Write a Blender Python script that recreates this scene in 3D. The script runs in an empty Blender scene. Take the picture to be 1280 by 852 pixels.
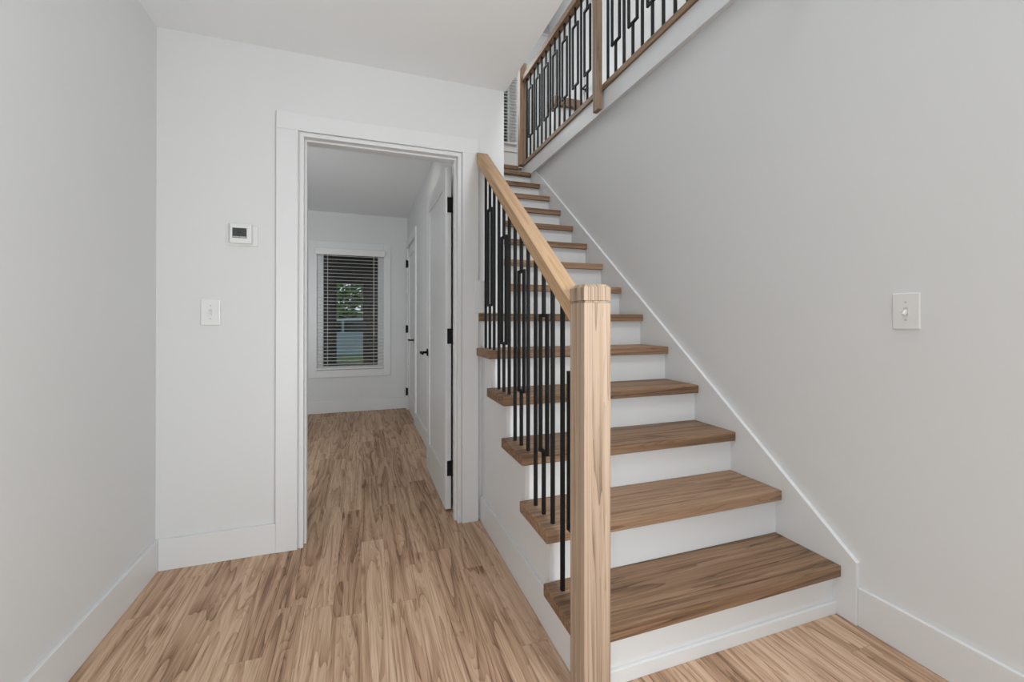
import bpy, bmesh, math, random
from mathutils import Vector, Matrix

random.seed(7)
SC = bpy.context.scene
COL = SC.collection

# ------------------------------------------------------------------ camera, world, light, exposure
CAM_Z = 1.1186
yaw, pitch, roll = math.radians(19.338), math.radians(0.1637), math.radians(0.0241)
cam_data = bpy.data.cameras.new('camera')
cam = bpy.data.objects.new('camera', cam_data)
COL.objects.link(cam)
fwd = Vector((math.sin(yaw) * math.cos(pitch), math.cos(yaw) * math.cos(pitch), math.sin(pitch)))
right = Vector((math.cos(yaw), -math.sin(yaw), 0))
up = right.cross(fwd)
R = right * math.cos(roll) + up * math.sin(roll)
U = -right * math.sin(roll) + up * math.cos(roll)
cam.matrix_world = Matrix(((R.x, U.x, -fwd.x, 0), (R.y, U.y, -fwd.y, 0), (R.z, U.z, -fwd.z, CAM_Z), (0, 0, 0, 1)))
cam_data.sensor_fit = 'HORIZONTAL'
cam_data.sensor_width = 36.0
cam_data.lens = 36.0 * 534.79 / 1280
cam_data.shift_y = (399.308 - 426) / 1280
cam_data.clip_start = 0.02
SC.camera = cam

SC.view_settings.view_transform = 'Standard'
SC.view_settings.look = 'None'
SC.view_settings.gamma = 1.0
SC.view_settings.use_curve_mapping = False
SC.view_settings.exposure = 0.03

world = bpy.data.worlds.new('daylight')
SC.world = world
world.use_nodes = True
world.node_tree.nodes['Background'].inputs['Color'].default_value = (0.80, 0.90, 1.0, 1)
world.node_tree.nodes['Background'].inputs['Strength'].default_value = 0.9


def area(name, loc, target, sx, sy, power, color=(1, 0.985, 0.96)):
    d = bpy.data.lights.new(name, 'AREA')
    d.shape = 'RECTANGLE'; d.size = sx; d.size_y = sy; d.energy = power; d.color = color
    o = bpy.data.objects.new(name, d); COL.objects.link(o)
    o.location = loc
    o.rotation_euler = (Vector(target) - Vector(loc)).to_track_quat('-Z', 'Y').to_euler()
    return o


def globe(name, loc, radius, power, color=(0.96, 0.985, 1.0)):
    d = bpy.data.lights.new(name, 'POINT')
    d.shadow_soft_size = radius; d.energy = power; d.color = color
    o = bpy.data.objects.new(name, d); COL.objects.link(o); o.location = loc
    return o


def spot(name, loc, target, radius, power, color=(0.96, 0.985, 1.0)):
    d = bpy.data.lights.new(name, 'SPOT')
    d.shadow_soft_size = radius; d.energy = power; d.color = color; d.spot_size = math.radians(170); d.spot_blend = 1.0
    o = bpy.data.objects.new(name, d); COL.objects.link(o)
    o.location = loc; o.rotation_euler = (Vector(target) - Vector(loc)).to_track_quat('-Z', 'Y').to_euler()
    return o


WHITE = (0.94, 0.985, 1.0)
globe('entry_pendant_globe', (1.15, -1.35, 1.55), 0.22, 10, WHITE)  # added fill globe behind the camera for ceiling and walls; no real pendant
spot('flash_bounced_off_left_wall', (0.95, -0.4, 1.3), (-0.87, 0.75, 1.25), 0.25, 116, WHITE)  # added soft fill beside the camera, aimed to brighten the left wall
area('daylight_left_window', (-0.85, -0.9, 0.8), (1.7, 1.6, 0.4), 1.2, 1.4, 35, WHITE)  # unseen fill panel added for the stair side; this wall has no window
area('stairwell_front_skylight', (1.3, -0.4, 5.3), (1.2, 2.2, 1.0), 1.0, 1.0, 60, WHITE)  # added fill panel above the lower stairs; the ceiling there has no opening
area('stairwell_ceiling_lamp', (1.2, 2.3, 5.55), (0.95, 2.3, 0), 0.7, 2.4, 36, WHITE)
area('daylight_landing_window', (1.2, 5.5, 4.4), (1.2, 2.0, 3.4), 0.7, 1.2, 20, WHITE)
_h = area('hall_wall_lamp', (-0.795, 2.475, 1.35), (-0.60, 5.6, 1.3), 0.12, 1.7, 11, WHITE)  # narrow fill strip added out of view to brighten the hall end wall
_h.data.spread = math.radians(125)

# ------------------------------------------------------------------ measures (metres)
XL, XR, YB, HC = -0.8715, 1.734, 2.34, 2.44          # left wall, right wall, door wall, ceiling
XE = 0.771                                           # right end of the door wall
YF, XH = 5.645, 0.553                                # far wall, right wall of the hall
RISE, RUN, NOSE = 0.1934, 0.2419, 1.118              # stair
ZU = 2.857; ZR = 2.838                                           # upper floor
UX, UZ = 2.55, 5.60                                  # upper hall wall, upper ceiling
YR = -2.40                                           # rear wall


# ------------------------------------------------------------------ node helpers and materials
class NT:
    def __init__(self, name):
        self.m = bpy.data.materials.new(name)
        self.m.use_nodes = True
        self.t = self.m.node_tree
        self.b = self.t.nodes['Principled BSDF']

    def n(self, typ, ins=None, **props):
        nd = self.t.nodes.new(typ)
        for k, v in props.items():
            setattr(nd, k, v)
        for k, v in (ins or {}).items():
            s = nd.inputs[k]
            if hasattr(v, 'is_output') or isinstance(v, bpy.types.NodeSocket):
                self.t.links.new(v, s)
            else:
                s.default_value = v
        return nd

    def math(self, op, a, b=0.0, c=None):
        ins = {0: a, 1: b}
        if c is not None: ins[2] = c
        return self.n('ShaderNodeMath', ins, operation=op).outputs[0]

    def vmath(self, op, a, b=(0, 0, 0)):
        return self.n('ShaderNodeVectorMath', {0: a, 1: b}, operation=op).outputs[0]

    def set(self, **kw):
        for k, v in kw.items():
            s = self.b.inputs[k.replace('_', ' ')]
            if isinstance(v, bpy.types.NodeSocket): self.t.links.new(v, s)
            else: s.default_value = v


def plain(name, col, rough=0.5, metal=0.0, noise=0.03, scale=14.0, bump=0.0):
    t = NT(name)
    geo = t.n('ShaderNodeNewGeometry').outputs['Position']
    nz = t.n('ShaderNodeTexNoise', {'Vector': geo, 'Scale': scale, 'Detail': 3.0})
    ramp = t.n('ShaderNodeMapRange', {'Value': nz.outputs['Fac'], 'From Min': 0.3, 'From Max': 0.7, 'To Min': 1 - noise, 'To Max': 1 + noise})
    mul = t.n('ShaderNodeVectorMath', {0: col[:3], 3: ramp.outputs[0]}, operation='SCALE')
    t.set(Base_Color=mul.outputs[0], Roughness=rough, Metallic=metal)
    if bump:
        bz = t.n('ShaderNodeTexNoise', {'Vector': geo, 'Scale': 260.0, 'Detail': 2.0})
        bp = t.n('ShaderNodeBump', {'Height': bz.outputs['Fac'], 'Strength': bump, 'Distance': 0.002})
        t.set(Normal=bp.outputs[0])
    return t.m


def wood(name, dark, mid, light, long_axis='Y', plank=None, rings=7.0, across=5.0, along=0.8, fibre=0.35, rough=0.55, contrast=0.6, tone=0.5, slope=0.0, knots=False):
    """Grain whose rings are the contour lines of a noise field stretched along the board."""
    t = NT(name)
    pos = t.n('ShaderNodeNewGeometry').outputs['Position']
    sx = t.n('ShaderNodeSeparateXYZ', {0: pos})
    ax = {'X': 0, 'Y': 1, 'Z': 2}[long_axis]
    others = [i for i in range(3) if i != ax]
    L = sx.outputs[ax]
    A, B = sx.outputs[others[0]], sx.outputs[others[1]]
    if slope:                                         # board climbing along Y: L runs along it, B across it
        ca, sa = math.cos(slope), math.sin(slope)
        y_, z_ = sx.outputs[1], sx.outputs[2]
        L = t.math('ADD', t.math('MULTIPLY', y_, ca), t.math('MULTIPLY', z_, sa))
        B = t.math('SUBTRACT', t.math('MULTIPLY', z_, ca), t.math('MULTIPLY', y_, sa))
    seam = None
    if plank:
        w, l = plank
        ra = t.math('DIVIDE', A, w)
        row = t.math('FLOOR', ra)
        rnd = t.n('ShaderNodeTexWhiteNoise', {'W': row}, noise_dimensions='1D').outputs['Value']
        la = t.math('ADD', t.math('DIVIDE', L, l), rnd)
        colm = t.math('FLOOR', la)
        idv = t.n('ShaderNodeCombineXYZ', {0: row, 1: colm, 2: 3.7}).outputs[0]
        wn = t.n('ShaderNodeTexWhiteNoise', {'Vector': idv}, noise_dimensions='3D')
        fa, fl = t.math('FRACT', ra), t.math('FRACT', la)
        ea = t.math('MINIMUM', fa, t.math('SUBTRACT', 1.0, fa))
        el = t.math('MINIMUM', fl, t.math('SUBTRACT', 1.0, fl))
        d = t.math('MINIMUM', t.math('MULTIPLY', ea, w), t.math('MULTIPLY', el, l))
        seam = t.math('LESS_THAN', d, 0.0009)
    else:
        oi = t.n('ShaderNodeObjectInfo').outputs['Random']
        wn = t.n('ShaderNodeTexWhiteNoise', {'W': oi}, noise_dimensions='1D')
    ids = t.n('ShaderNodeSeparateXYZ', {0: wn.outputs['Color']})
    o1 = t.math('MULTIPLY', ids.outputs[0], 37.0)
    o2 = t.math('MULTIPLY', ids.outputs[1], 53.0)
    gv = t.n('ShaderNodeCombineXYZ', {0: t.math('ADD', t.math('MULTIPLY', A, across), o1),
                                      1: t.math('ADD', t.math('MULTIPLY', L, along), o2),
                                      2: t.math('MULTIPLY', B, across)}).outputs[0]
    n1 = t.n('ShaderNodeTexNoise', {'Vector': gv, 'Scale': 1.0, 'Detail': 1.5, 'Roughness': 0.45, 'Distortion': 0.3}).outputs['Fac']
    ring = t.math('SINE', t.math('MULTIPLY', n1, rings * 6.2832))
    ring = t.math('MULTIPLY_ADD', ring, 0.5, 0.5)
    ring = t.math('POWER', ring, 0.55)
    ph = t.math('FRACT', t.math('MULTIPLY', n1, rings))
    dark_line = t.math('POWER', ph, 5.0)
    n2 = t.n('ShaderNodeTexNoise', {'Vector': gv, 'Scale': 2.1, 'Detail': 1.0, 'Roughness': 0.4, 'Distortion': 0.5}).outputs['Fac']
    fine = t.math('POWER', t.math('FRACT', t.math('MULTIPLY', n2, rings * 1.7)), 2.5)
    fv = t.n('ShaderNodeCombineXYZ', {0: t.math('ADD', t.math('MULTIPLY', A, 190.0), o1), 1: t.math('MULTIPLY', L, 5.0), 2: t.math('MULTIPLY', B, 190.0)}).outputs[0]
    fb = t.n('ShaderNodeTexNoise', {'Vector': fv, 'Scale': 1.0, 'Detail': 3.0, 'Roughness': 0.6}).outputs['Fac']
    sv = t.n('ShaderNodeCombineXYZ', {0: t.math('ADD', t.math('MULTIPLY', A, across * 4.5), o2), 1: t.math('MULTIPLY', L, along * 0.9), 2: t.math('MULTIPLY', B, across * 4.5)}).outputs[0]
    st = t.n('ShaderNodeTexNoise', {'Vector': sv, 'Scale': 1.0, 'Detail': 2.0}).outputs['Fac']
    f = t.math('MULTIPLY_ADD', t.math('SUBTRACT', 0.22, dark_line), contrast * 0.62, tone)
    f = t.math('ADD', f, t.math('MULTIPLY', t.math('SUBTRACT', ring, 0.6), contrast * 0.22))
    f = t.math('ADD', f, t.math('MULTIPLY', t.math('SUBTRACT', 0.30, fine), contrast * 0.42))
    f = t.math('ADD', f, t.math('MULTIPLY', t.math('SUBTRACT', fb, 0.5), fibre))
    f = t.math('ADD', f, t.math('MULTIPLY', t.math('SUBTRACT', st, 0.5), contrast * 1.5))
    f = t.math('ADD', f, t.math('MULTIPLY', t.math('SUBTRACT', ids.outputs[2], 0.5), 0.30))
    if knots:
        kv = t.n('ShaderNodeCombineXYZ', {0: t.math('ADD', t.math('MULTIPLY', A, 5.2), o1), 1: t.math('ADD', t.math('MULTIPLY', L, 2.0), o2), 2: 0.0}).outputs[0]
        vo = t.n('ShaderNodeTexVoronoi', {'Vector': kv, 'Scale': 1.0, 'Randomness': 1.0}, feature='F1')
        kn = t.n('ShaderNodeMapRange', {'Value': vo.outputs['Distance'], 'From Min': 0.03, 'From Max': 0.13, 'To Min': 0.42, 'To Max': 0.0})
        f = t.math('SUBTRACT', f, kn.outputs[0])
    cr = t.n('ShaderNodeValToRGB', {'Fac': f})
    e = cr.color_ramp.elements
    e[0].position = 0.05; e[0].color = (*dark, 1)
    e[1].position = 0.95; e[1].color = (*light, 1)
    k = e.new(0.5); k.color = (*mid, 1)
    out = cr.outputs['Color']
    if seam is not None:
        out = t.n('ShaderNodeMix', {0: t.math('MULTIPLY', seam, 0.30), 6: out, 7: (*[c * 0.4 for c in dark], 1)}, data_type='RGBA').outputs[2]
    t.set(Base_Color=out, Roughness=rough)
    t.b.inputs['Specular IOR Level'].default_value = 0.3
    return t.m


def glass(name):
    t = NT(name)
    tr = t.n('ShaderNodeBsdfTransparent', {'Color': (0.93, 0.96, 0.95, 1)})
    gl = t.n('ShaderNodeBsdfGlossy', {'Color': (1, 1, 1, 1), 'Roughness': 0.02})
    fr = t.n('ShaderNodeFresnel', {'IOR': 1.45})
    mx = t.n('ShaderNodeMixShader', {0: fr.outputs[0], 1: tr.outputs[0], 2: gl.outputs[0]})
    out = t.t.nodes['Material Output']
    t.t.links.new(mx.outputs[0], out.inputs['Surface'])
    return t.m


M = {}
M['wall'] = plain('wall_paint', (0.693, 0.698, 0.698), 0.6, noise=0.008, scale=2.0, bump=0.05)
M['ceiling'] = plain('ceiling_paint', (0.84, 0.855, 0.865), 0.7, noise=0.006, scale=2.0)
M['trim'] = plain('white_trim_paint', (0.725, 0.73, 0.735), 0.35, noise=0.006, scale=4.0)
M['door'] = plain('white_door_paint', (0.745, 0.75, 0.755), 0.35, noise=0.006, scale=4.0)
M['plastic'] = plain('white_plastic', (0.745, 0.745, 0.735), 0.3, noise=0.004)
M['iron'] = plain('black_iron', (0.007, 0.007, 0.008), 0.6, noise=0.1, scale=60)
M['iron'].node_tree.nodes['Principled BSDF'].inputs['Specular IOR Level'].default_value = 0.25
M['floor'] = wood('plank_floor', (0.165, 0.088, 0.046), (0.455, 0.288, 0.185), (0.670, 0.475, 0.335), 'Y', plank=(0.104, 0.95), rings=11.0, across=9.0, along=0.6, fibre=0.85, contrast=0.58, tone=0.55, knots=True)
M['tread'] = wood('stair_tread_wood', (0.072, 0.037, 0.019), (0.240, 0.142, 0.083), (0.390, 0.250, 0.160), 'X', rings=9.0, across=12.0, along=0.38, fibre=0.6, contrast=0.50, tone=0.52)
M['oak'] = wood('oak_post_wood', (0.160, 0.106, 0.070), (0.400, 0.290, 0.206), (0.505, 0.382, 0.285), 'Z', rings=15.0, across=13.0, along=0.30, fibre=0.35, contrast=0.72, tone=0.56)
M['oak_rail'] = wood('oak_rail_wood', (0.245, 0.140, 0.072), (0.480, 0.300, 0.168), (0.590, 0.395, 0.240), 'Y', rings=9.0, across=14.0, along=0.5, fibre=0.5, contrast=0.5, tone=0.56, slope=math.atan(0.778))
M['oak_upper'] = wood('oak_gallery_post_wood', (0.14, 0.085, 0.050), (0.255, 0.162, 0.102), (0.360, 0.240, 0.155), 'Z', rings=6.0, across=9.0, along=0.55, fibre=0.3)  # same oak as downstairs, darkened for the weaker light on the gallery
M['oak_upper_rail'] = wood('oak_gallery_rail_wood', (0.14, 0.085, 0.050), (0.255, 0.162, 0.102), (0.360, 0.240, 0.155), 'Y', rings=6.0, across=9.0, along=0.8, fibre=0.3)  # darker copy of the oak; dimmer light upstairs is put into its colour
M['blind'] = plain('blind_slat_vinyl', (0.78, 0.77, 0.75), 0.4, noise=0.01)
M['lcd'] = plain('grey_lcd', (0.040, 0.046, 0.047), 0.35, noise=0.02)
M['lcd_light'] = plain('grey_lcd_lines', (0.42, 0.43, 0.42), 0.3, noise=0.02)
M['lcd_dark'] = plain('dark_lcd_figure', (0.012, 0.016, 0.016), 0.3, noise=0.02)
M['slot'] = plain('switch_slot', (0.55, 0.55, 0.55), 0.5)
M['glass'] = glass('window_glass')
M['brick'] = plain('dark_brown_siding', (0.014, 0.009, 0.007), 0.8, noise=0.35, scale=9)
M['concrete'] = plain('porch_concrete', (0.24, 0.23, 0.21), 0.85, noise=0.12, scale=6)
M['lawn'] = plain('lawn', (0.10, 0.17, 0.05), 0.9, noise=0.4, scale=8)
M['leaf'] = plain('leaf_green', (0.13, 0.26, 0.07), 0.6, noise=0.5, scale=5)
M['leaf_dark'] = plain('evergreen_needles', (0.016, 0.026, 0.014), 0.7, noise=0.5, scale=4)
M['bark'] = plain('bark', (0.09, 0.06, 0.04), 0.9, noise=0.3, scale=20)
M['car_paint'] = plain('pale_blue_car_paint', (0.38, 0.50, 0.58), 0.25, 0.2, noise=0.01)
M['car_glass'] = plain('car_window_glass', (0.02, 0.03, 0.035), 0.08, noise=0.01)
M['tyre'] = plain('tyre_rubber', (0.02, 0.02, 0.02), 0.8, noise=0.1)
M['red_lens'] = plain('red_lamp_lens', (0.35, 0.03, 0.03), 0.25, noise=0.05)
M['chrome'] = plain('wheel_alloy', (0.5, 0.5, 0.5), 0.3, 0.9, noise=0.05)
M['lamp_glass'] = NT('downlight_lens').m
_n = M['lamp_glass'].node_tree.nodes['Principled BSDF']
_n.inputs['Emission Color'].default_value = (1, 0.96, 0.9, 1); _n.inputs['Emission Strength'].default_value = 1.4


# ------------------------------------------------------------------ mesh helpers
def box(bm, x0, x1, y0, y1, z0, z1, bevel=0.0, seg=2):
    r = bmesh.ops.create_cube(bm, size=1.0)
    vs = r['verts']
    for v in vs:
        v.co = Vector(((x0 + x1) / 2 + v.co.x * (x1 - x0), (y0 + y1) / 2 + v.co.y * (y1 - y0), (z0 + z1) / 2 + v.co.z * (z1 - z0)))
    if bevel:
        es = list({e for v in vs for e in v.link_edges})
        bmesh.ops.bevel(bm, geom=es, offset=bevel, segments=seg, affect='EDGES', profile=0.5)


def prism(bm, pts, axis, a0, a1, bevel=0.0):
    """pts: outline in the two axes other than `axis` (in x, y, z order), pushed from a0 to a1."""
    def mk(p, a):
        c = list(p); c.insert('XYZ'.index(axis), a); return Vector(c)
    v0 = [bm.verts.new(mk(p, a0)) for p in pts]
    v1 = [bm.verts.new(mk(p, a1)) for p in pts]
    n = len(pts)
    fs = [bm.faces.new(v0), bm.faces.new(list(reversed(v1)))]
    for i in range(n):
        fs.append(bm.faces.new((v0[i], v1[i], v1[(i + 1) % n], v0[(i + 1) % n])))
    bmesh.ops.recalc_face_normals(bm, faces=fs)
    if bevel:
        es = list({e for f in fs for e in f.edges})
        bmesh.ops.bevel(bm, geom=es, offset=bevel, segments=2, affect='EDGES', profile=0.5)


def cyl(bm, p0, p1, r, seg=16, r2=None):
    p0, p1 = Vector(p0), Vector(p1)
    d = p1 - p0
    m = Matrix.Translation((p0 + p1) / 2) @ d.to_track_quat('Z', 'Y').to_matrix().to_4x4()
    bmesh.ops.create_cone(bm, cap_ends=True, segments=seg, radius1=r, radius2=r if r2 is None else r2, depth=d.length, matrix=m)


def bar(bm, p0, p1, w, up=(1, 0, 0)):
    """square bar from p0 to p1"""
    p0, p1 = Vector(p0), Vector(p1)
    d = (p1 - p0).normalized()
    a = Vector(up); a = (a - d * a.dot(d)).normalized(); b = d.cross(a)
    h = w / 2
    c = [a * h + b * h, -a * h + b * h, -a * h - b * h, a * h - b * h]
    v0 = [bm.verts.new(p0 + k) for k in c]; v1 = [bm.verts.new(p1 + k) for k in c]
    fs = [bm.faces.new(v0), bm.faces.new(list(reversed(v1)))]
    for i in range(4):
        fs.append(bm.faces.new((v0[i], v1[i], v1[(i + 1) % 4], v0[(i + 1) % 4])))
    bmesh.ops.recalc_face_normals(bm, faces=fs)


def obj(name, fill, mat, parent=None, smooth=False):
    """fill(bm) draws in world coordinates; the object's origin is set to its parent's place or its own base."""
    bm = bmesh.new()
    fill(bm)
    me = bpy.data.meshes.new(name)
    cs = [v.co for v in bm.verts]
    lo = Vector((min(c.x for c in cs), min(c.y for c in cs), min(c.z for c in cs)))
    hi = Vector((max(c.x for c in cs), max(c.y for c in cs), max(c.z for c in cs)))
    org = Vector(((lo.x + hi.x) / 2, (lo.y + hi.y) / 2, lo.z))
    bmesh.ops.translate(bm, verts=bm.verts, vec=-org)
    bm.to_mesh(me); bm.free()
    if smooth:
        for p in me.polygons: p.use_smooth = True
    me.materials.append(mat)
    o = bpy.data.objects.new(name, me)
    COL.objects.link(o)
    if parent is not None:
        o.parent = parent
        w = Vector((0, 0, 0)); q = parent
        while q is not None:
            w += q.location; q = q.parent
        o.location = org - w
    else:
        o.location = org
    return o


def boxes(*bs, bevel=0.0):
    def f(bm):
        for b in bs: box(bm, *b, bevel=bevel)
    return f


def tag(o, label=None, cat=None, group=None, kind=None):
    if label: o['label'] = label
    if cat: o['category'] = cat
    if group: o['group'] = group
    if kind: o['kind'] = kind
    return o


def thing(name, loc, label, cat, group=None):
    o = bpy.data.objects.new(name, None); COL.objects.link(o); o.location = loc
    o.empty_display_size = 0.1
    return tag(o, label, cat, group)


def struct(name, fill, mat, label, cat):
    return tag(obj(name, fill, mat), label, cat, kind='structure')


def sempty(name, loc, label, cat):
    return tag(thing(name, loc, label, cat), kind='structure')


# ------------------------------------------------------------------ room shell
struct('floor', boxes((XL - .12, XR + .12, YR - .12, YF + .115, -0.10, 0.0)), M['floor'], 'brown wood plank floor running from the entry through the doorway', 'floor')
struct('wall_left', boxes((XL - .12, XL, YR, YF, 0, HC)), M['wall'], 'plain pale grey wall along the left side of the entry', 'wall')
DX0, DX1, DZ = -0.290, 0.520, 2.047                   # rough opening of the doorway
struct('wall_back', boxes((XL, DX0, YB, YB + .115, 0, HC), (DX1, XE, YB, YB + .115, 0, HC), (DX0, DX1, YB, YB + .115, DZ, HC)), M['wall'],
       'pale grey wall around the open doorway, with thermostat and switch', 'wall')
struct('wall_right', boxes((XR, XR + .115, YR, YF, 0, ZR)), M['wall'], 'tall plain grey wall to the right of the staircase', 'wall')
HD0, HD1, HDZ = 4.735, 5.525, 2.03                    # closed hall door
struct('wall_hall', boxes((XH, XE, YB + .115, HD0, 0, HC), (XH, XE, HD1, YF, 0, HC), (XH, XE, HD0, HD1, HDZ, HC)), M['wall'],
       'grey wall on the right of the hall beyond the doorway', 'wall')
WX0, WX1, WZ0, WZ1 = -0.515, 0.262, 0.515, 2.0       # lower window opening
VX0, VX1, VZ0, VZ1 = 1.20, 1.985, 3.56, 5.02          # upper window opening
struct('wall_far', boxes((XL - .12, WX0, YF, YF + .115, 0, HC), (WX1, XR + .115, YF, YF + .115, 0, HC), (WX0, WX1, YF, YF + .115, 0, WZ0), (WX0, WX1, YF, YF + .115, WZ1, HC)), M['wall'],
       'grey end wall of the hall around the lower window', 'wall')
struct('wall_landing', boxes((0.66, VX0, YF, YF + .115, HC, UZ), (VX1, UX + .115, YF, YF + .115, HC, UZ), (VX0, VX1, YF, YF + .115, HC, VZ0), (VX0, VX1, YF, YF + .115, VZ1, UZ)), M['wall'],
       'white end wall upstairs around the upper window', 'wall')
struct('ceiling', boxes((XL - .12, XE + .011, YR, YB, HC, 2.82), (XL - .12, XE, YB, YF, HC, 2.82), (XE + .011, XR, YR, -0.9, HC, 2.82)), M['ceiling'], 'plain flat ceiling over the entry, doorway and hall', 'ceiling')
struct('wall_upper_left', boxes((0.66, XE, YR, YF, 2.82, UZ)), M['wall'], 'white wall on the left of the open stairwell upstairs', 'wall')
UD0, UD1, UDZ = 3.86, 4.62, ZU + 2.03                 # upper hall door
struct('wall_upper_right', boxes((UX, UX + .115, YR, UD0, ZU, UZ), (UX, UX + .115, UD1, YF, ZU, UZ), (UX, UX + .115, UD0, UD1, UDZ, UZ)), M['wall'],
       'white wall of the upper hall behind the gallery railing', 'wall')
struct('ceiling_upper', boxes((0.66, UX + .115, YR, YF + .115, UZ, UZ + .1)), M['ceiling'], 'ceiling of the upper floor above the stairwell', 'ceiling')
struct('floor_upper', boxes((XR + .115, UX + .115, YR, YF, ZU - .25, ZU), (XE + .011, XR, NOSE + 14 * RUN + .05, YF, ZU - .2, ZU)), M['floor'], 'upper floor and landing at the top of the stairs', 'floor')
struct('wall_rear', boxes((XL - .12, -0.85, YR - .12, YR, 0, UZ), (-0.47, 0.78, YR - .12, YR, 0, UZ), (1.72, UX + .115, YR - .12, YR, 0, UZ),
                          (-0.85, -0.47, YR - .12, YR, 2.35, UZ), (-0.85, -0.47, YR - .12, YR, 0, .35), (0.78, 1.72, YR - .12, YR, 2.35, UZ), (0.78, 1.72, YR - .12, YR, 0, .35)),
       M['wall'], 'entry wall behind the viewer with two tall windows', 'wall')

BH, BT = 0.140, 0.015
struct('baseboard_left', boxes((XL, XL + BT, YR, YB, 0, BH), bevel=0.002), M['trim'], 'white baseboard along the left wall', 'baseboard')
struct('baseboard_back', boxes((XL + BT, -0.392, YB - BT, YB, 0, BH), bevel=0.002), M['trim'], 'short white baseboard between left corner and door casing', 'baseboard')
struct('baseboard_right', boxes((XR - BT, XR, YR, 1.065, 0, BH), bevel=0.002), M['trim'], 'white baseboard along the right wall in front of the stairs', 'baseboard')
struct('baseboard_far', boxes((XL, XH, YF - BT, YF, 0, BH), bevel=0.002), M['trim'], 'white baseboard below the hall window', 'baseboard')
struct('baseboard_hall', boxes((XH - BT, XH, YB + .14, HD0 - .09, 0, BH), bevel=0.002), M['trim'], 'white baseboard along the right wall of the hall', 'baseboard')
# edge board of the upper floor
struct('trim_1', boxes((1.702, XR, -1.0, NOSE + 14 * RUN + .03, 2.690, ZR), bevel=0.001), M['trim'], 'white fascia board under the upper gallery railing', 'trim')


# ------------------------------------------------------------------ door_1: the open doorway with its leaf
door = sempty('door_1', (0.11, YB, 0), 'open white panel door in the wide white doorway left of the stairs', 'door')
CT = 0.018
cas = obj('casing', lambda bm: (box(bm, -0.392, -0.297, YB - CT, YB, 0, 2.052, .002), box(bm, 0.524, 0.617, YB - CT, YB, 0, 2.052, .002),
                                box(bm, -0.392, 0.617, YB - CT, YB, 2.052, 2.136, .002)), M['trim'], door)
obj('jamb', lambda bm: (box(bm, -0.290, -0.272, YB - .006, YB + .12, 0, 2.030), box(bm, 0.502, 0.520, YB - .006, YB + .12, 0, 2.030),
                        box(bm, -0.290, 0.520, YB - .006, YB + .12, 2.030, 2.047),
                        box(bm, -0.272, -0.262, YB + .035, YB + .08, 0, 2.022), box(bm, 0.492, 0.502, YB + .035, YB + .08, 0, 2.022),
                        box(bm, -0.272, 0.502, YB + .035, YB + .08, 2.022, 2.030)), M['trim'], door)


def panel_leaf(u0, u1, z0, z1, f0, f1, stile=0.11, rail_b=0.21, rail_t=0.11, depth=0.010):
    """shaker leaf in the plane of Y (u along Y), its faces at X=f0 and X=f1; one recessed panel both sides"""
    def f(bm):
        box(bm, f0, f1, u0, u0 + stile, z0, z1, .0015); box(bm, f0, f1, u1 - stile, u1, z0, z1, .0015)
        box(bm, f0, f1, u0 + stile, u1 - stile, z0, z0 + rail_b, .0015); box(bm, f0, f1, u0 + stile, u1 - stile, z1 - rail_t, z1, .0015)
        box(bm, f0 + depth, f1 - depth, u0 + stile - .004, u1 - stile + .004, z0 + rail_b - .004, z1 - rail_t + .004)
    return f


LF0, LF1 = 0.463, 0.498
leaf = obj('door_leaf', panel_leaf(2.505, 3.275, 0.010, 2.024, LF0, LF1, stile=0.115), M['door'], door)


def hinge(bm, zc):
    box(bm, 0.474, 0.505, 2.4995, 2.5045, zc - .045, zc + .045, .002)
    cyl(bm, (0.508, 2.497, zc - .047), (0.508, 2.497, zc + .047), .007, 12)


for zc in (1.803, 1.028, 0.25):
    obj('hinge', lambda bm, zc=zc: hinge(bm, zc), M['iron'], leaf)


def lever(bm, y, z, x, d, ydir):
    """round rose on the face X=x, spindle out by d (signed), lever bar along Y"""
    s = 1 if d > 0 else -1
    cyl(bm, (x, y, z), (x + s * .008, y, z), .027, 24)
    cyl(bm, (x + s * .008, y, z), (x + d, y, z), .009, 12)
    box(bm, min(x + d - .007, x + d + .007), max(x + d - .007, x + d + .007), min(y - ydir * .012, y + ydir * .115), max(y - ydir * .012, y + ydir * .115), z - .009, z + .009, .003)


obj('door_handle', lambda bm: lever(bm, 3.205, 0.885, LF0, -.052, -1), M['iron'], leaf)

# ------------------------------------------------------------------ door_2: closed door down the hall
d2 = sempty('door_2', (XH, 5.13, 0), 'closed white door with black hinges at the far end of the hall', 'door')
obj('casing', lambda bm: (box(bm, XH - CT, XH, HD0 - .085, HD0 + .006, 0, HDZ + .006, .002), box(bm, XH - CT, XH, HD1 - .006, HD1 + .085, 0, HDZ + .006, .002),
                          box(bm, XH - CT, XH, HD0 - .085, HD1 + .085, HDZ + .006, HDZ + .10, .002)), M['trim'], d2)
leaf2 = obj('door_leaf', panel_leaf(HD0 + .015, HD1 - .003, .01, HDZ - .01, XH - .003, XH + .032), M['door'], d2)
for zc in (1.834, 1.015, 0.228):
    obj('hinge', lambda bm, zc=zc: (box(bm, XH - .021, XH - .004, HD1 - .012, HD1 + .022, zc - .045, zc + .045, .002), cyl(bm, (XH - .024, HD1 + .004, zc - .05), (XH - .024, HD1 + .004, zc + .05), .008, 12)), M['iron'], leaf2)
obj('door_handle', lambda bm: lever(bm, HD0 + .085, 0.905, XH - .003, -.055, 1), M['iron'], leaf2)

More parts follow.
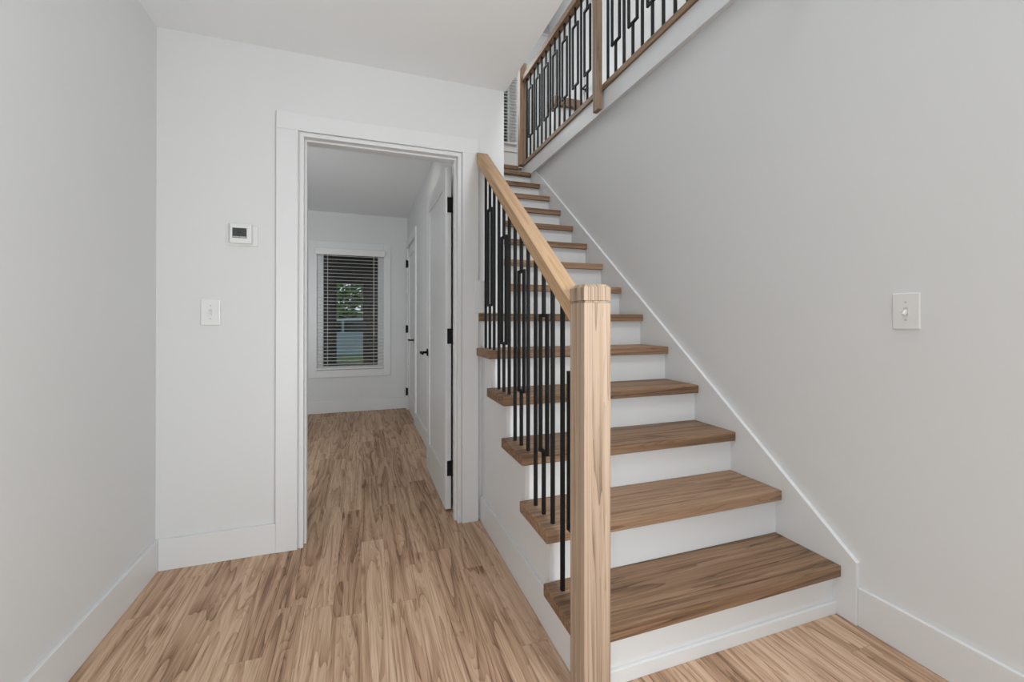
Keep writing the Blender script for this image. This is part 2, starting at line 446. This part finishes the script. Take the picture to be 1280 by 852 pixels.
# ------------------------------------------------------------------ door_3: upstairs
d3 = sempty('door_3', (UX, 4.57, ZU), 'white door in the upper hall glimpsed between the gallery balusters', 'door')
obj('casing', lambda bm: (box(bm, UX - CT, UX, UD0 - .10, UD0 + .006, ZU, UDZ + .006, .002), box(bm, UX - CT, UX, UD1 - .006, UD1 + .085, ZU, UDZ + .006, .002),
                          box(bm, UX - CT, UX, UD0 - .10, UD1 + .085, UDZ + .006, UDZ + .10, .002)), M['trim'], d3)
leaf3 = obj('door_leaf', panel_leaf(UD0 + .006, UD1 - .006, ZU + .01, UDZ - .006, UX + .004, UX + .039), M['door'], d3)
obj('door_handle', lambda bm: lever(bm, UD1 - .05, ZU + 1.05, UX + .004, -.055, -1), M['iron'], leaf3)


# ------------------------------------------------------------------ windows and blinds
def window(name, x0, x1, z0, z1, label, cw=0.085, fw=0.045):
    w = sempty(name, ((x0 + x1) / 2, YF, z0), label, 'window')
    obj('casing', lambda bm: (box(bm, x0 - cw, x0 + .004, YF - CT, YF, z0 - cw, z1 + cw, .002), box(bm, x1 - .004, x1 + cw, YF - CT, YF, z0 - cw, z1 + cw, .002),
                              box(bm, x0 + .004, x1 - .004, YF - CT, YF, z1 - .004, z1 + cw, .002), box(bm, x0 + .004, x1 - .004, YF - CT, YF, z0 - cw, z0 + .004, .002)), M['trim'], w)
    fr = obj('window_frame', lambda bm: (box(bm, x0, x0 + fw, YF + .03, YF + .11, z0, z1, .002), box(bm, x1 - fw, x1, YF + .03, YF + .11, z0, z1, .002),
                                         box(bm, x0 + fw, x1 - fw, YF + .03, YF + .11, z0, z0 + .045, .002), box(bm, x0 + fw, x1 - fw, YF + .03, YF + .11, z1 - .045, z1, .002)), M['trim'], w)
    zm = (z0 + z1) / 2
    obj('pane', boxes((x0 + .04, x1 - .04, YF + .082, YF + .088, z0 + .04, z1 - .04)), M['glass'], fr)
    obj('jamb', lambda bm: (box(bm, x0, x0 + .006, YF, YF + .03, z0, z1), box(bm, x1 - .006, x1, YF, YF + .03, z0, z1),
                            box(bm, x0, x1, YF, YF + .03, z0, z0 + .006), box(bm, x0, x1, YF, YF + .03, z1 - .006, z1)), M['trim'], w)
    return w


def blind(x0, x1, z0, z1, label, tilt, yc=YF - .018, pitch_=0.0425):
    b = thing('window_blind', ((x0 + x1) / 2, yc, z0), label, 'blind', None)
    obj('headrail', lambda bm: (box(bm, x0 - .012, x1 + .012, yc - .036, yc - .022, z1 - .075, z1 + .004, .004), box(bm, x0, x1, yc - .022, yc + .018, z1 - .045, z1, .002)), M['blind'], b)

    def slats(bm):
        z = z1 - .085
        while z > z0 + .04:
            h = .0235
            dy, dz = h * math.cos(tilt), h * math.sin(tilt)
            prism(bm, [(yc - dy, z - dz), (yc - dy, z - dz + .0028), (yc, z + .0052), (yc + dy, z + dz + .0028), (yc + dy, z + dz), (yc, z + .0024)], 'X', x0 + .004, x1 - .004)
            z -= pitch_
    obj('slats', slats, M['blind'], b)
    obj('bottom_rail', boxes((x0 + .002, x1 - .002, yc - .024, yc + .024, z0, z0 + .020), bevel=.004), M['blind'], b)

    def cords(bm):
        for u in (.16, .84):
            x = x0 + (x1 - x0) * u
            for s in (-1, 1): bar(bm, (x, yc + s * .026, z0 + .01), (x, yc + s * .026, z1 - .03), .0022)
    obj('ladder_cord', cords, M['blind'], b)
    return b


window('window_1', WX0, WX1, WZ0, WZ1, 'white framed window at the end of the hall beyond the doorway', fw=0.070)
b1 = blind(WX0 - .002, WX1 + .002, WZ0 + .012, WZ1 - .008, 'white slatted blind hung on the hall window seen through the doorway', math.radians(4))
obj('tilt_wand', lambda bm: cyl(bm, (WX0 + .075, YF - .062, 1.30), (WX0 + .075, YF - .056, 1.93), .004, 8), M['blind'], b1)
obj('pull_cord', lambda bm: (bar(bm, (WX1 - .12, YF - .058, .98), (WX1 - .12, YF - .058, 1.93), .003), cyl(bm, (WX1 - .12, YF - .058, .94), (WX1 - .12, YF - .058, .985), .006, 8, .003)), M['blind'], b1)
window('window_2', VX0, VX1, VZ0, VZ1, 'white framed window upstairs above the top of the stairs', fw=0.03)
blind(VX0 - .05, VX1 + .05, VZ0 + .005, VZ1 - .008, 'slatted blind hung on the upstairs window beside the gallery newel', math.radians(13), yc=YF - .046, pitch_=.0445)

# ------------------------------------------------------------------ staircase
stair = thing('staircase', (1.16, NOSE, 0), 'straight white staircase with brown wood treads rising along the right wall', 'staircase')
SX0, SX1 = 0.640, XR - .020                           # side panel face, skirt face
TX0 = 0.605
PX0, PX1, PY0, PY1 = 0.602, 0.690, 1.090, 1.178       # newel post
for k in range(1, 16):
    zt = k * RISE if k < 15 else ZU + .001
    y0 = NOSE + (k - 1) * RUN
    y1 = y0 + RUN + .030
    if k == 15: y1 = y0 + .08
    th = .043
    yw = YB - .001
    if k == 1:
        pts = [(PX1 + .001, y0), (SX1, y0), (SX1, y1), (TX0, y1), (TX0, PY1 + .001), (PX1 + .001, PY1 + .001)]
    elif y0 < yw < y1:
        pts = [(TX0, y0), (SX1, y0), (SX1, y1), (XE + .001, y1), (XE + .001, yw), (TX0, yw)]
        if k == 5: pts[-2] = (XE + .001, yw)
    elif y0 > yw:
        xr = SX1 if k < 15 else 1.658
        pts = [(XE + .001, y0), (xr, y0), (xr, y1), (XE + .001, y1)]
    else:
        pts = [(TX0, y0), (SX1, y0), (SX1, y1), (TX0, y1)]
    obj('tread', lambda bm, pts=pts, zt=zt, th=th: prism(bm, pts, 'Z', zt - th, zt, .003), M['tread'], stair)
    rz0 = (k - 1) * RISE
    ry = y0 + .030
    xl = .630 if ry < YB else XE + .001
    if k == 1: xl = PX1 + .001
    if ry < YB < ry + .02: xl = XE + .001
    obj('riser', boxes((xl, SX1, ry, ry + .020, rz0, zt - th)), M['trim'], stair)


def side_panel(bm):
    pts = [(PY1 + .001, 0.0), (YB - .001, 0.0)]
    saw = []
    k = 1
    while True:
        ry = NOSE + (k - 1) * RUN + .050
        zt = k * RISE - .043
        ry2 = NOSE + k * RUN + .050
        saw.append((max(ry, PY1 + .001), zt))
        saw.append((min(ry2, YB - .001), zt))
        if ry2 >= YB: break
        k += 1
    pts += list(reversed(saw))
    prism(bm, pts, 'X', SX0, SX0 + .02)


obj('side_panel', side_panel, M['trim'], stair)
obj('base_board', boxes((SX0 - .013, SX0, PY1 + .001, YB - .019, 0, BH), bevel=.002), M['trim'], stair)
obj('shoe_strip', boxes((PX1 + .001, SX1, NOSE + .018, NOSE + .030, 0, .045), bevel=.002), M['trim'], stair)


def skirt(bm):
    s = RISE / RUN
    yt = NOSE + 14 * RUN
    y2 = 1.065 + (2.690 - .229) / s
    prism(bm, [(1.065, 0), (1.065, .229), (y2, 2.690), (yt, 2.690), (yt, 2.4), (yt - .6, 1.9), (1.45, 0)], 'X', SX1, XR - .0005, .0015)


obj('skirt_board', skirt, M['trim'], stair)
obj('wall_block', boxes((0.598, XE, YB - .026, YB - .0005, 6 * RISE + .001, 1.345), bevel=.002), M['trim'], stair)

# ------------------------------------------------------------------ lower railing
rail = thing('stair_railing', ((PX0 + PX1) / 2, (PY0 + PY1) / 2, 0), 'oak handrail and newel post with black iron balusters on the lower steps', 'railing')
RS = RISE / RUN
RB = lambda y: 1.112 + .778 * (y - PY1)               # underside of the handrail


def post(bm):
    z1, g = 1.1715, .007
    box(bm, PX0, PX1, PY0, PY1, 0, z1, .002)
    box(bm, PX0 + g, PX1 - g, PY0 + g, PY1 - g, z1, z1 + .006)


newel = obj('newel_post', post, M['oak'], rail)


def cap(bm):
    z0, z1, c = 1.178, 1.226, .010
    vs = []
    rings = [(0, z0), (0, z1 - c), (c, z1)]
    for ins, z in rings:
        vs.append([bm.verts.new((x, y, z)) for x, y in ((PX0 + ins, PY0 + ins), (PX1 - ins, PY0 + ins), (PX1 - ins, PY1 - ins), (PX0 + ins, PY1 - ins))])
    bm.faces.new(vs[0]); bm.faces.new(vs[-1])
    for a, b in zip(vs, vs[1:]):
        for i in range(4): bm.faces.new((a[i], a[(i + 1) % 4], b[(i + 1) % 4], b[i]))
    bmesh.ops.recalc_face_normals(bm, faces=bm.faces)


obj('post_cap', cap, M['oak'], newel)
BX = 0.652
obj('handrail', lambda bm: prism(bm, [(PY1 + .0005, RB(PY1)), (2.316, RB(2.316)), (2.316, RB(2.316) + .062), (PY1 + .0005, RB(PY1) + .062)], 'X', .603, .668, .004), M['oak_rail'], rail)
BW = 0.0126


def straight(bm, x, y, z0, z1, BW=BW):
    bar(bm, (x, y, z0), (x, y, z1), BW)


def frame_baluster(bm, x, y, z0, z1, zb, zt, half=.031, BW=BW):
    bar(bm, (x, y, z0), (x, y, zb), BW); bar(bm, (x, y, zt), (x, y, z1), BW)
    h = BW / 2
    for s in (-1, 1): bar(bm, (x, y + s * half, zb - h), (x, y + s * half, zt + h), BW)
    for z in (zb, zt): bar(bm, (x, y - half + h, z), (x, y + half - h, z), BW)


for i in range(-1, 13):
    y = 1.332 + RUN / 3 * i
    k = int((y - NOSE) // RUN) + 1
    z0 = k * RISE
    if i % 3 == 2:
        obj('baluster', lambda bm: frame_baluster(bm, BX, y, z0, RB(y) + .004, z0 + .236, z0 + .752), M['iron'], rail)
    else:
        obj('baluster', lambda bm: straight(bm, BX, y, z0, RB(y) + .004), M['iron'], rail)

# ------------------------------------------------------------------ upper gallery railing
gal = thing('gallery_railing', (1.705, 2.845, ZU), 'oak gallery railing with black iron balusters along the upper floor edge', 'railing')
GX0, GX1 = 1.688, 1.738
GX = 1.713
PO = 0.045
posts = [4.50, 2.818, 1.13]
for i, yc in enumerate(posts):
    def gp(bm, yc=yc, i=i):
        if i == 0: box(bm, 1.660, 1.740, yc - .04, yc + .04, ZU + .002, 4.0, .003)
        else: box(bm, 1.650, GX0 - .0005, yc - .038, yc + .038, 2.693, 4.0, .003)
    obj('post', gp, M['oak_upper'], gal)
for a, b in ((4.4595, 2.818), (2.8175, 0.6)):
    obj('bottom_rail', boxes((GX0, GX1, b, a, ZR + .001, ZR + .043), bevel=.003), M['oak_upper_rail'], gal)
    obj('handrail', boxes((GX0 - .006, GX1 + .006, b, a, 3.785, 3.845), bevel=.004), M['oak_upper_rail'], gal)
y = 2.845 + .1027 * 15
i = 0
for j in range(15, -16, -1):
    y = 2.845 + .1027 * j
    if j == 0 or y < 1.2: continue
    if j % 2:
        obj('baluster', lambda bm: straight(bm, GX, y, ZR + .042, 3.788, .0155), M['iron'], gal)
    else:
        obj('baluster', lambda bm: frame_baluster(bm, GX, y, ZR + .042, 3.788, 3.120, 3.635, .047, .0155), M['iron'], gal)

# ------------------------------------------------------------------ things on the walls
th = thing('thermostat', (-0.535, YB, 1.47), 'small white thermostat with a grey screen above the left light switch', 'thermostat')
obj('wall_plate', boxes((-0.600, -0.470, YB - .006, YB, 1.472, 1.568), bevel=.002), M['plastic'], th)
body = obj('body', boxes((-0.583, -0.492, YB - .028, YB - .006, 1.481, 1.574), bevel=.006), M['plastic'], th)
scr = obj('screen', boxes((-0.570, -0.512, YB - .0292, YB - .0275, 1.506, 1.553)), M['lcd'], body)
obj('screen_lines', boxes((-0.568, -0.5415, YB - .0296, YB - .0290, 1.508, 1.5135), (-0.5400, -0.514, YB - .0296, YB - .0290, 1.508, 1.5135)), M['lcd_light'], body)
obj('screen_figure', boxes((-0.549, -0.5435, YB - .0296, YB - .0290, 1.527, 1.540), (-0.5405, -0.535, YB - .0296, YB - .0290, 1.527, 1.540)), M['lcd_dark'], body)


def switch(axis, face, c, z, label, w=.078, h=.122, sgn=-1):
    """plate on plane `axis`=face, looking to -axis; c = centre along the wall"""
    def B(bm, u0, u1, d0, d1, z0, z1, bv=0.0):
        a, b = face - d1, face - d0
        if axis == 'Y': box(bm, u0, u1, a, b, z0, z1, bv)
        else: box(bm, a, b, u0, u1, z0, z1, bv)
    loc = (c, face, z) if axis == 'Y' else (face, c, z)
    s = thing('light_switch', loc, label, 'light switch')
    obj('plate', lambda bm: B(bm, c - w / 2, c + w / 2, 0, .007, z - h / 2, z + h / 2, .003), M['plastic'], s)

    def slot(bm): B(bm, c - .006, c + .006, .0068, .0074, z - .013, z + .013)
    obj('slot', slot, M['slot'], s)

    def tog(bm):
        n0 = face - .007
        pts = [(n0, z - .010), (n0 - .013, z - .016), (n0 - .016, z - .009), (n0, z + .006)]
        if axis == 'Y': prism(bm, pts, 'X', c - .0042, c + .0042, .001)
        else: prism(bm, pts, 'Y', c - .0042, c + .0042, .001)
    obj('toggle', tog, M['plastic'], s)

    for dz in (-.030, .030):
        p0, p1 = ((c, face - .0066, z + dz), (c, face - .0078, z + dz)) if axis == 'Y' else ((face - .0066, c, z + dz), (face - .0078, c, z + dz))
        obj('screw', lambda bm: cyl(bm, p0, p1, .0035, 12), M['slot'], s)
    return s


switch('Y', YB, -0.662, 1.158, 'white toggle light switch on the door wall below the thermostat')
switch('X', XR, 0.920, 1.152, 'white toggle light switch on the grey wall right of the stairs')
lt = thing('recessed_light', (0.255, 3.48, HC), 'round recessed light in the hall ceiling just inside the doorway', 'ceiling light')


def ring(bm):
    n, r0, r1 = 32, .062, .085
    A = [[bm.verts.new((0.255 + r * math.cos(2 * math.pi * i / n), 3.48 + r * math.sin(2 * math.pi * i / n), z)) for i in range(n)] for r, z in ((r1, HC - .0005), (r1 - .004, HC - .007), (r0, HC - .005), (r0, HC - .0005))]
    for a, b in zip(A, A[1:]):
        for i in range(n): bm.faces.new((a[i], a[(i + 1) % n], b[(i + 1) % n], b[i]))
    bmesh.ops.recalc_face_normals(bm, faces=bm.faces)


obj('trim_ring', ring, M['plastic'], lt)
obj('lens', lambda bm: cyl(bm, (0.255, 3.48, HC - .004), (0.255, 3.48, HC - .001), .062, 32), M['lamp_glass'], lt)
_d = bpy.data.lights.new('recessed_light_beam', 'AREA'); _d.shape = 'DISK'; _d.size = .12; _d.energy = 0.6; _d.color = (1, .96, .9)
_o = bpy.data.objects.new('recessed_light_beam', _d); COL.objects.link(_o); _o.parent = lt; _o.location = (0, 0, -.012)

# ------------------------------------------------------------------ upstairs: half wall with a wood cap, vent
hw = thing('half_wall', (2.36, 4.74, ZU), 'white half wall with a thick brown wood cap behind the gallery balusters', 'half wall')
obj('wall_body', boxes((2.20, UX - .02, 4.70, 4.83, ZU, 3.715)), M['wall'], hw)
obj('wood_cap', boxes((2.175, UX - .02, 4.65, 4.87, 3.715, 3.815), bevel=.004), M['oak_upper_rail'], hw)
vt = thing('air_vent', (2.5, YF, 5.22), 'grey air vent high on the upstairs end wall above the gallery handrail', 'air vent')
obj('frame', lambda bm: (box(bm, 2.32, 2.345, YF - .012, YF, 5.22, 5.50), box(bm, 2.655 - .03, 2.65, YF - .012, YF, 5.22, 5.50), box(bm, 2.345, 2.625, YF - .012, YF, 5.475, 5.50), box(bm, 2.345, 2.625, YF - .012, YF, 5.22, 5.245)), M['plastic'], vt)
obj('louvres', lambda bm: [prism(bm, [(YF - .010, 5.245 + .0165 * q), (YF - .009, 5.2475 + .0165 * q), (YF - .001, 5.254 + .0165 * q), (YF - .001, 5.2515 + .0165 * q)], 'X', 2.345, 2.625) for q in range(13)], M['slot'], vt)

# ------------------------------------------------------------------ outside the hall window
GZ = -0.25
struct('ground', boxes((-30, 30, YF + .12, 45, GZ - .2, GZ)), M['lawn'], 'green lawn outside the hall window', 'lawn')
pc = thing('porch', (0, 7.0, GZ), 'dark brown covered porch outside the hall window', 'porch')
obj('pier', boxes((-3.0, -0.385, 7.3, 7.5, GZ, 2.40)), M['brick'], pc)
obj('pier', boxes((0.02, 1.2, 7.3, 7.5, GZ, 2.40)), M['brick'], pc)
obj('roof', boxes((-3.2, 1.2, YF + .12, 7.8, 2.40, 2.55)), M['brick'], pc)
obj('beam', boxes((-0.385, 0.02, 7.3, 7.5, 1.72, 2.40)), M['brick'], pc)


def tree(name, x, y, hgt, rad, label, leaf_mat, z0, n, size, conic=False):
    t = thing(name, (x, y, GZ), label, 'tree')
    obj('trunk', lambda bm: cyl(bm, (x, y, GZ), (x, y, GZ + hgt * .8), .16, 10, .05), M['bark'], t)

    def crown(bm):
        rr = random.Random(int(x * 97 + y * 13))
        for _ in range(n):
            u = rr.random()
            zz = z0 + u * (hgt - z0)
            rmax = rad * ((1 - u) if conic else math.sqrt(max(0.05, 1 - (2 * u - 1) ** 2)))
            a = rr.random() * 6.283; r = rmax * math.sqrt(rr.random())
            c = Vector((x + r * math.cos(a), y + r * math.sin(a), GZ + zz))
            d1 = Vector((rr.uniform(-1, 1), rr.uniform(-1, 1), rr.uniform(-.6, .6))).normalized() * size
            d2 = d1.cross(Vector((rr.uniform(-1, 1), rr.uniform(-1, 1), 1))).normalized() * size * .5
            bm.faces.new([bm.verts.new(c + k) for k in (-d1, d2, d1, -d2)])
    obj('foliage', crown, leaf_mat, t)
    return t


tree('leafy_tree', -1.2, 21.0, 7.5, 4.0, 'bright green leafy tree beyond the car outside the hall window', M['leaf'], 0.9, 6000, .22)
tree('evergreen_tree', 3.7, 11.4, 15.0, 3.2, 'dark evergreen tree behind the upstairs window blind', M['leaf_dark'], 1.0, 11000, .34)

car = thing('car', (-0.6, 14.0, GZ), 'pale blue parked car outside the hall window, seen between the slats', 'car')


def car_body(bm):
    prof = [(-2.6, .35), (-2.62, .75), (-2.4, .95), (-1.5, 1.02), (-.75, 1.42), (.7, 1.46), (1.35, 1.08), (1.72, 1.02), (1.8, .8), (1.75, .35)]
    prism(bm, [(a - .4, GZ + b) for a, b in prof], 'Y', 13.2, 14.9, .06)


cb = obj('body', car_body, M['car_paint'], car)
for yy in (13.19, 14.88):
    obj('side_window', lambda bm, yy=yy: (prism(bm, [(-1.70, GZ + 1.05), (-1.13, GZ + 1.34), (-.55, GZ + 1.37), (-.55, GZ + 1.05)], 'Y', yy, yy + .03), prism(bm, [(-.48, GZ + 1.05), (-.48, GZ + 1.37), (.24, GZ + 1.38), (.72, GZ + 1.05)], 'Y', yy, yy + .03)), M['car_glass'], cb)
for xx in (-2.2, .7):
    for yy in (13.15, 14.72):
        wh = obj('wheel', lambda bm, xx=xx, yy=yy: cyl(bm, (xx, yy, GZ + .32), (xx, yy + .22, GZ + .32), .32, 28), M['tyre'], car)
        obj('rim', lambda bm, xx=xx, yy=yy: cyl(bm, (xx, yy - .01, GZ + .32), (xx, yy + .23, GZ + .32), .19, 20), M['chrome'], wh)
obj('tail_lamp', boxes((1.28, 1.42, 13.17, 13.22, GZ + .78, GZ + .93), bevel=.01), M['red_lens'], cb)
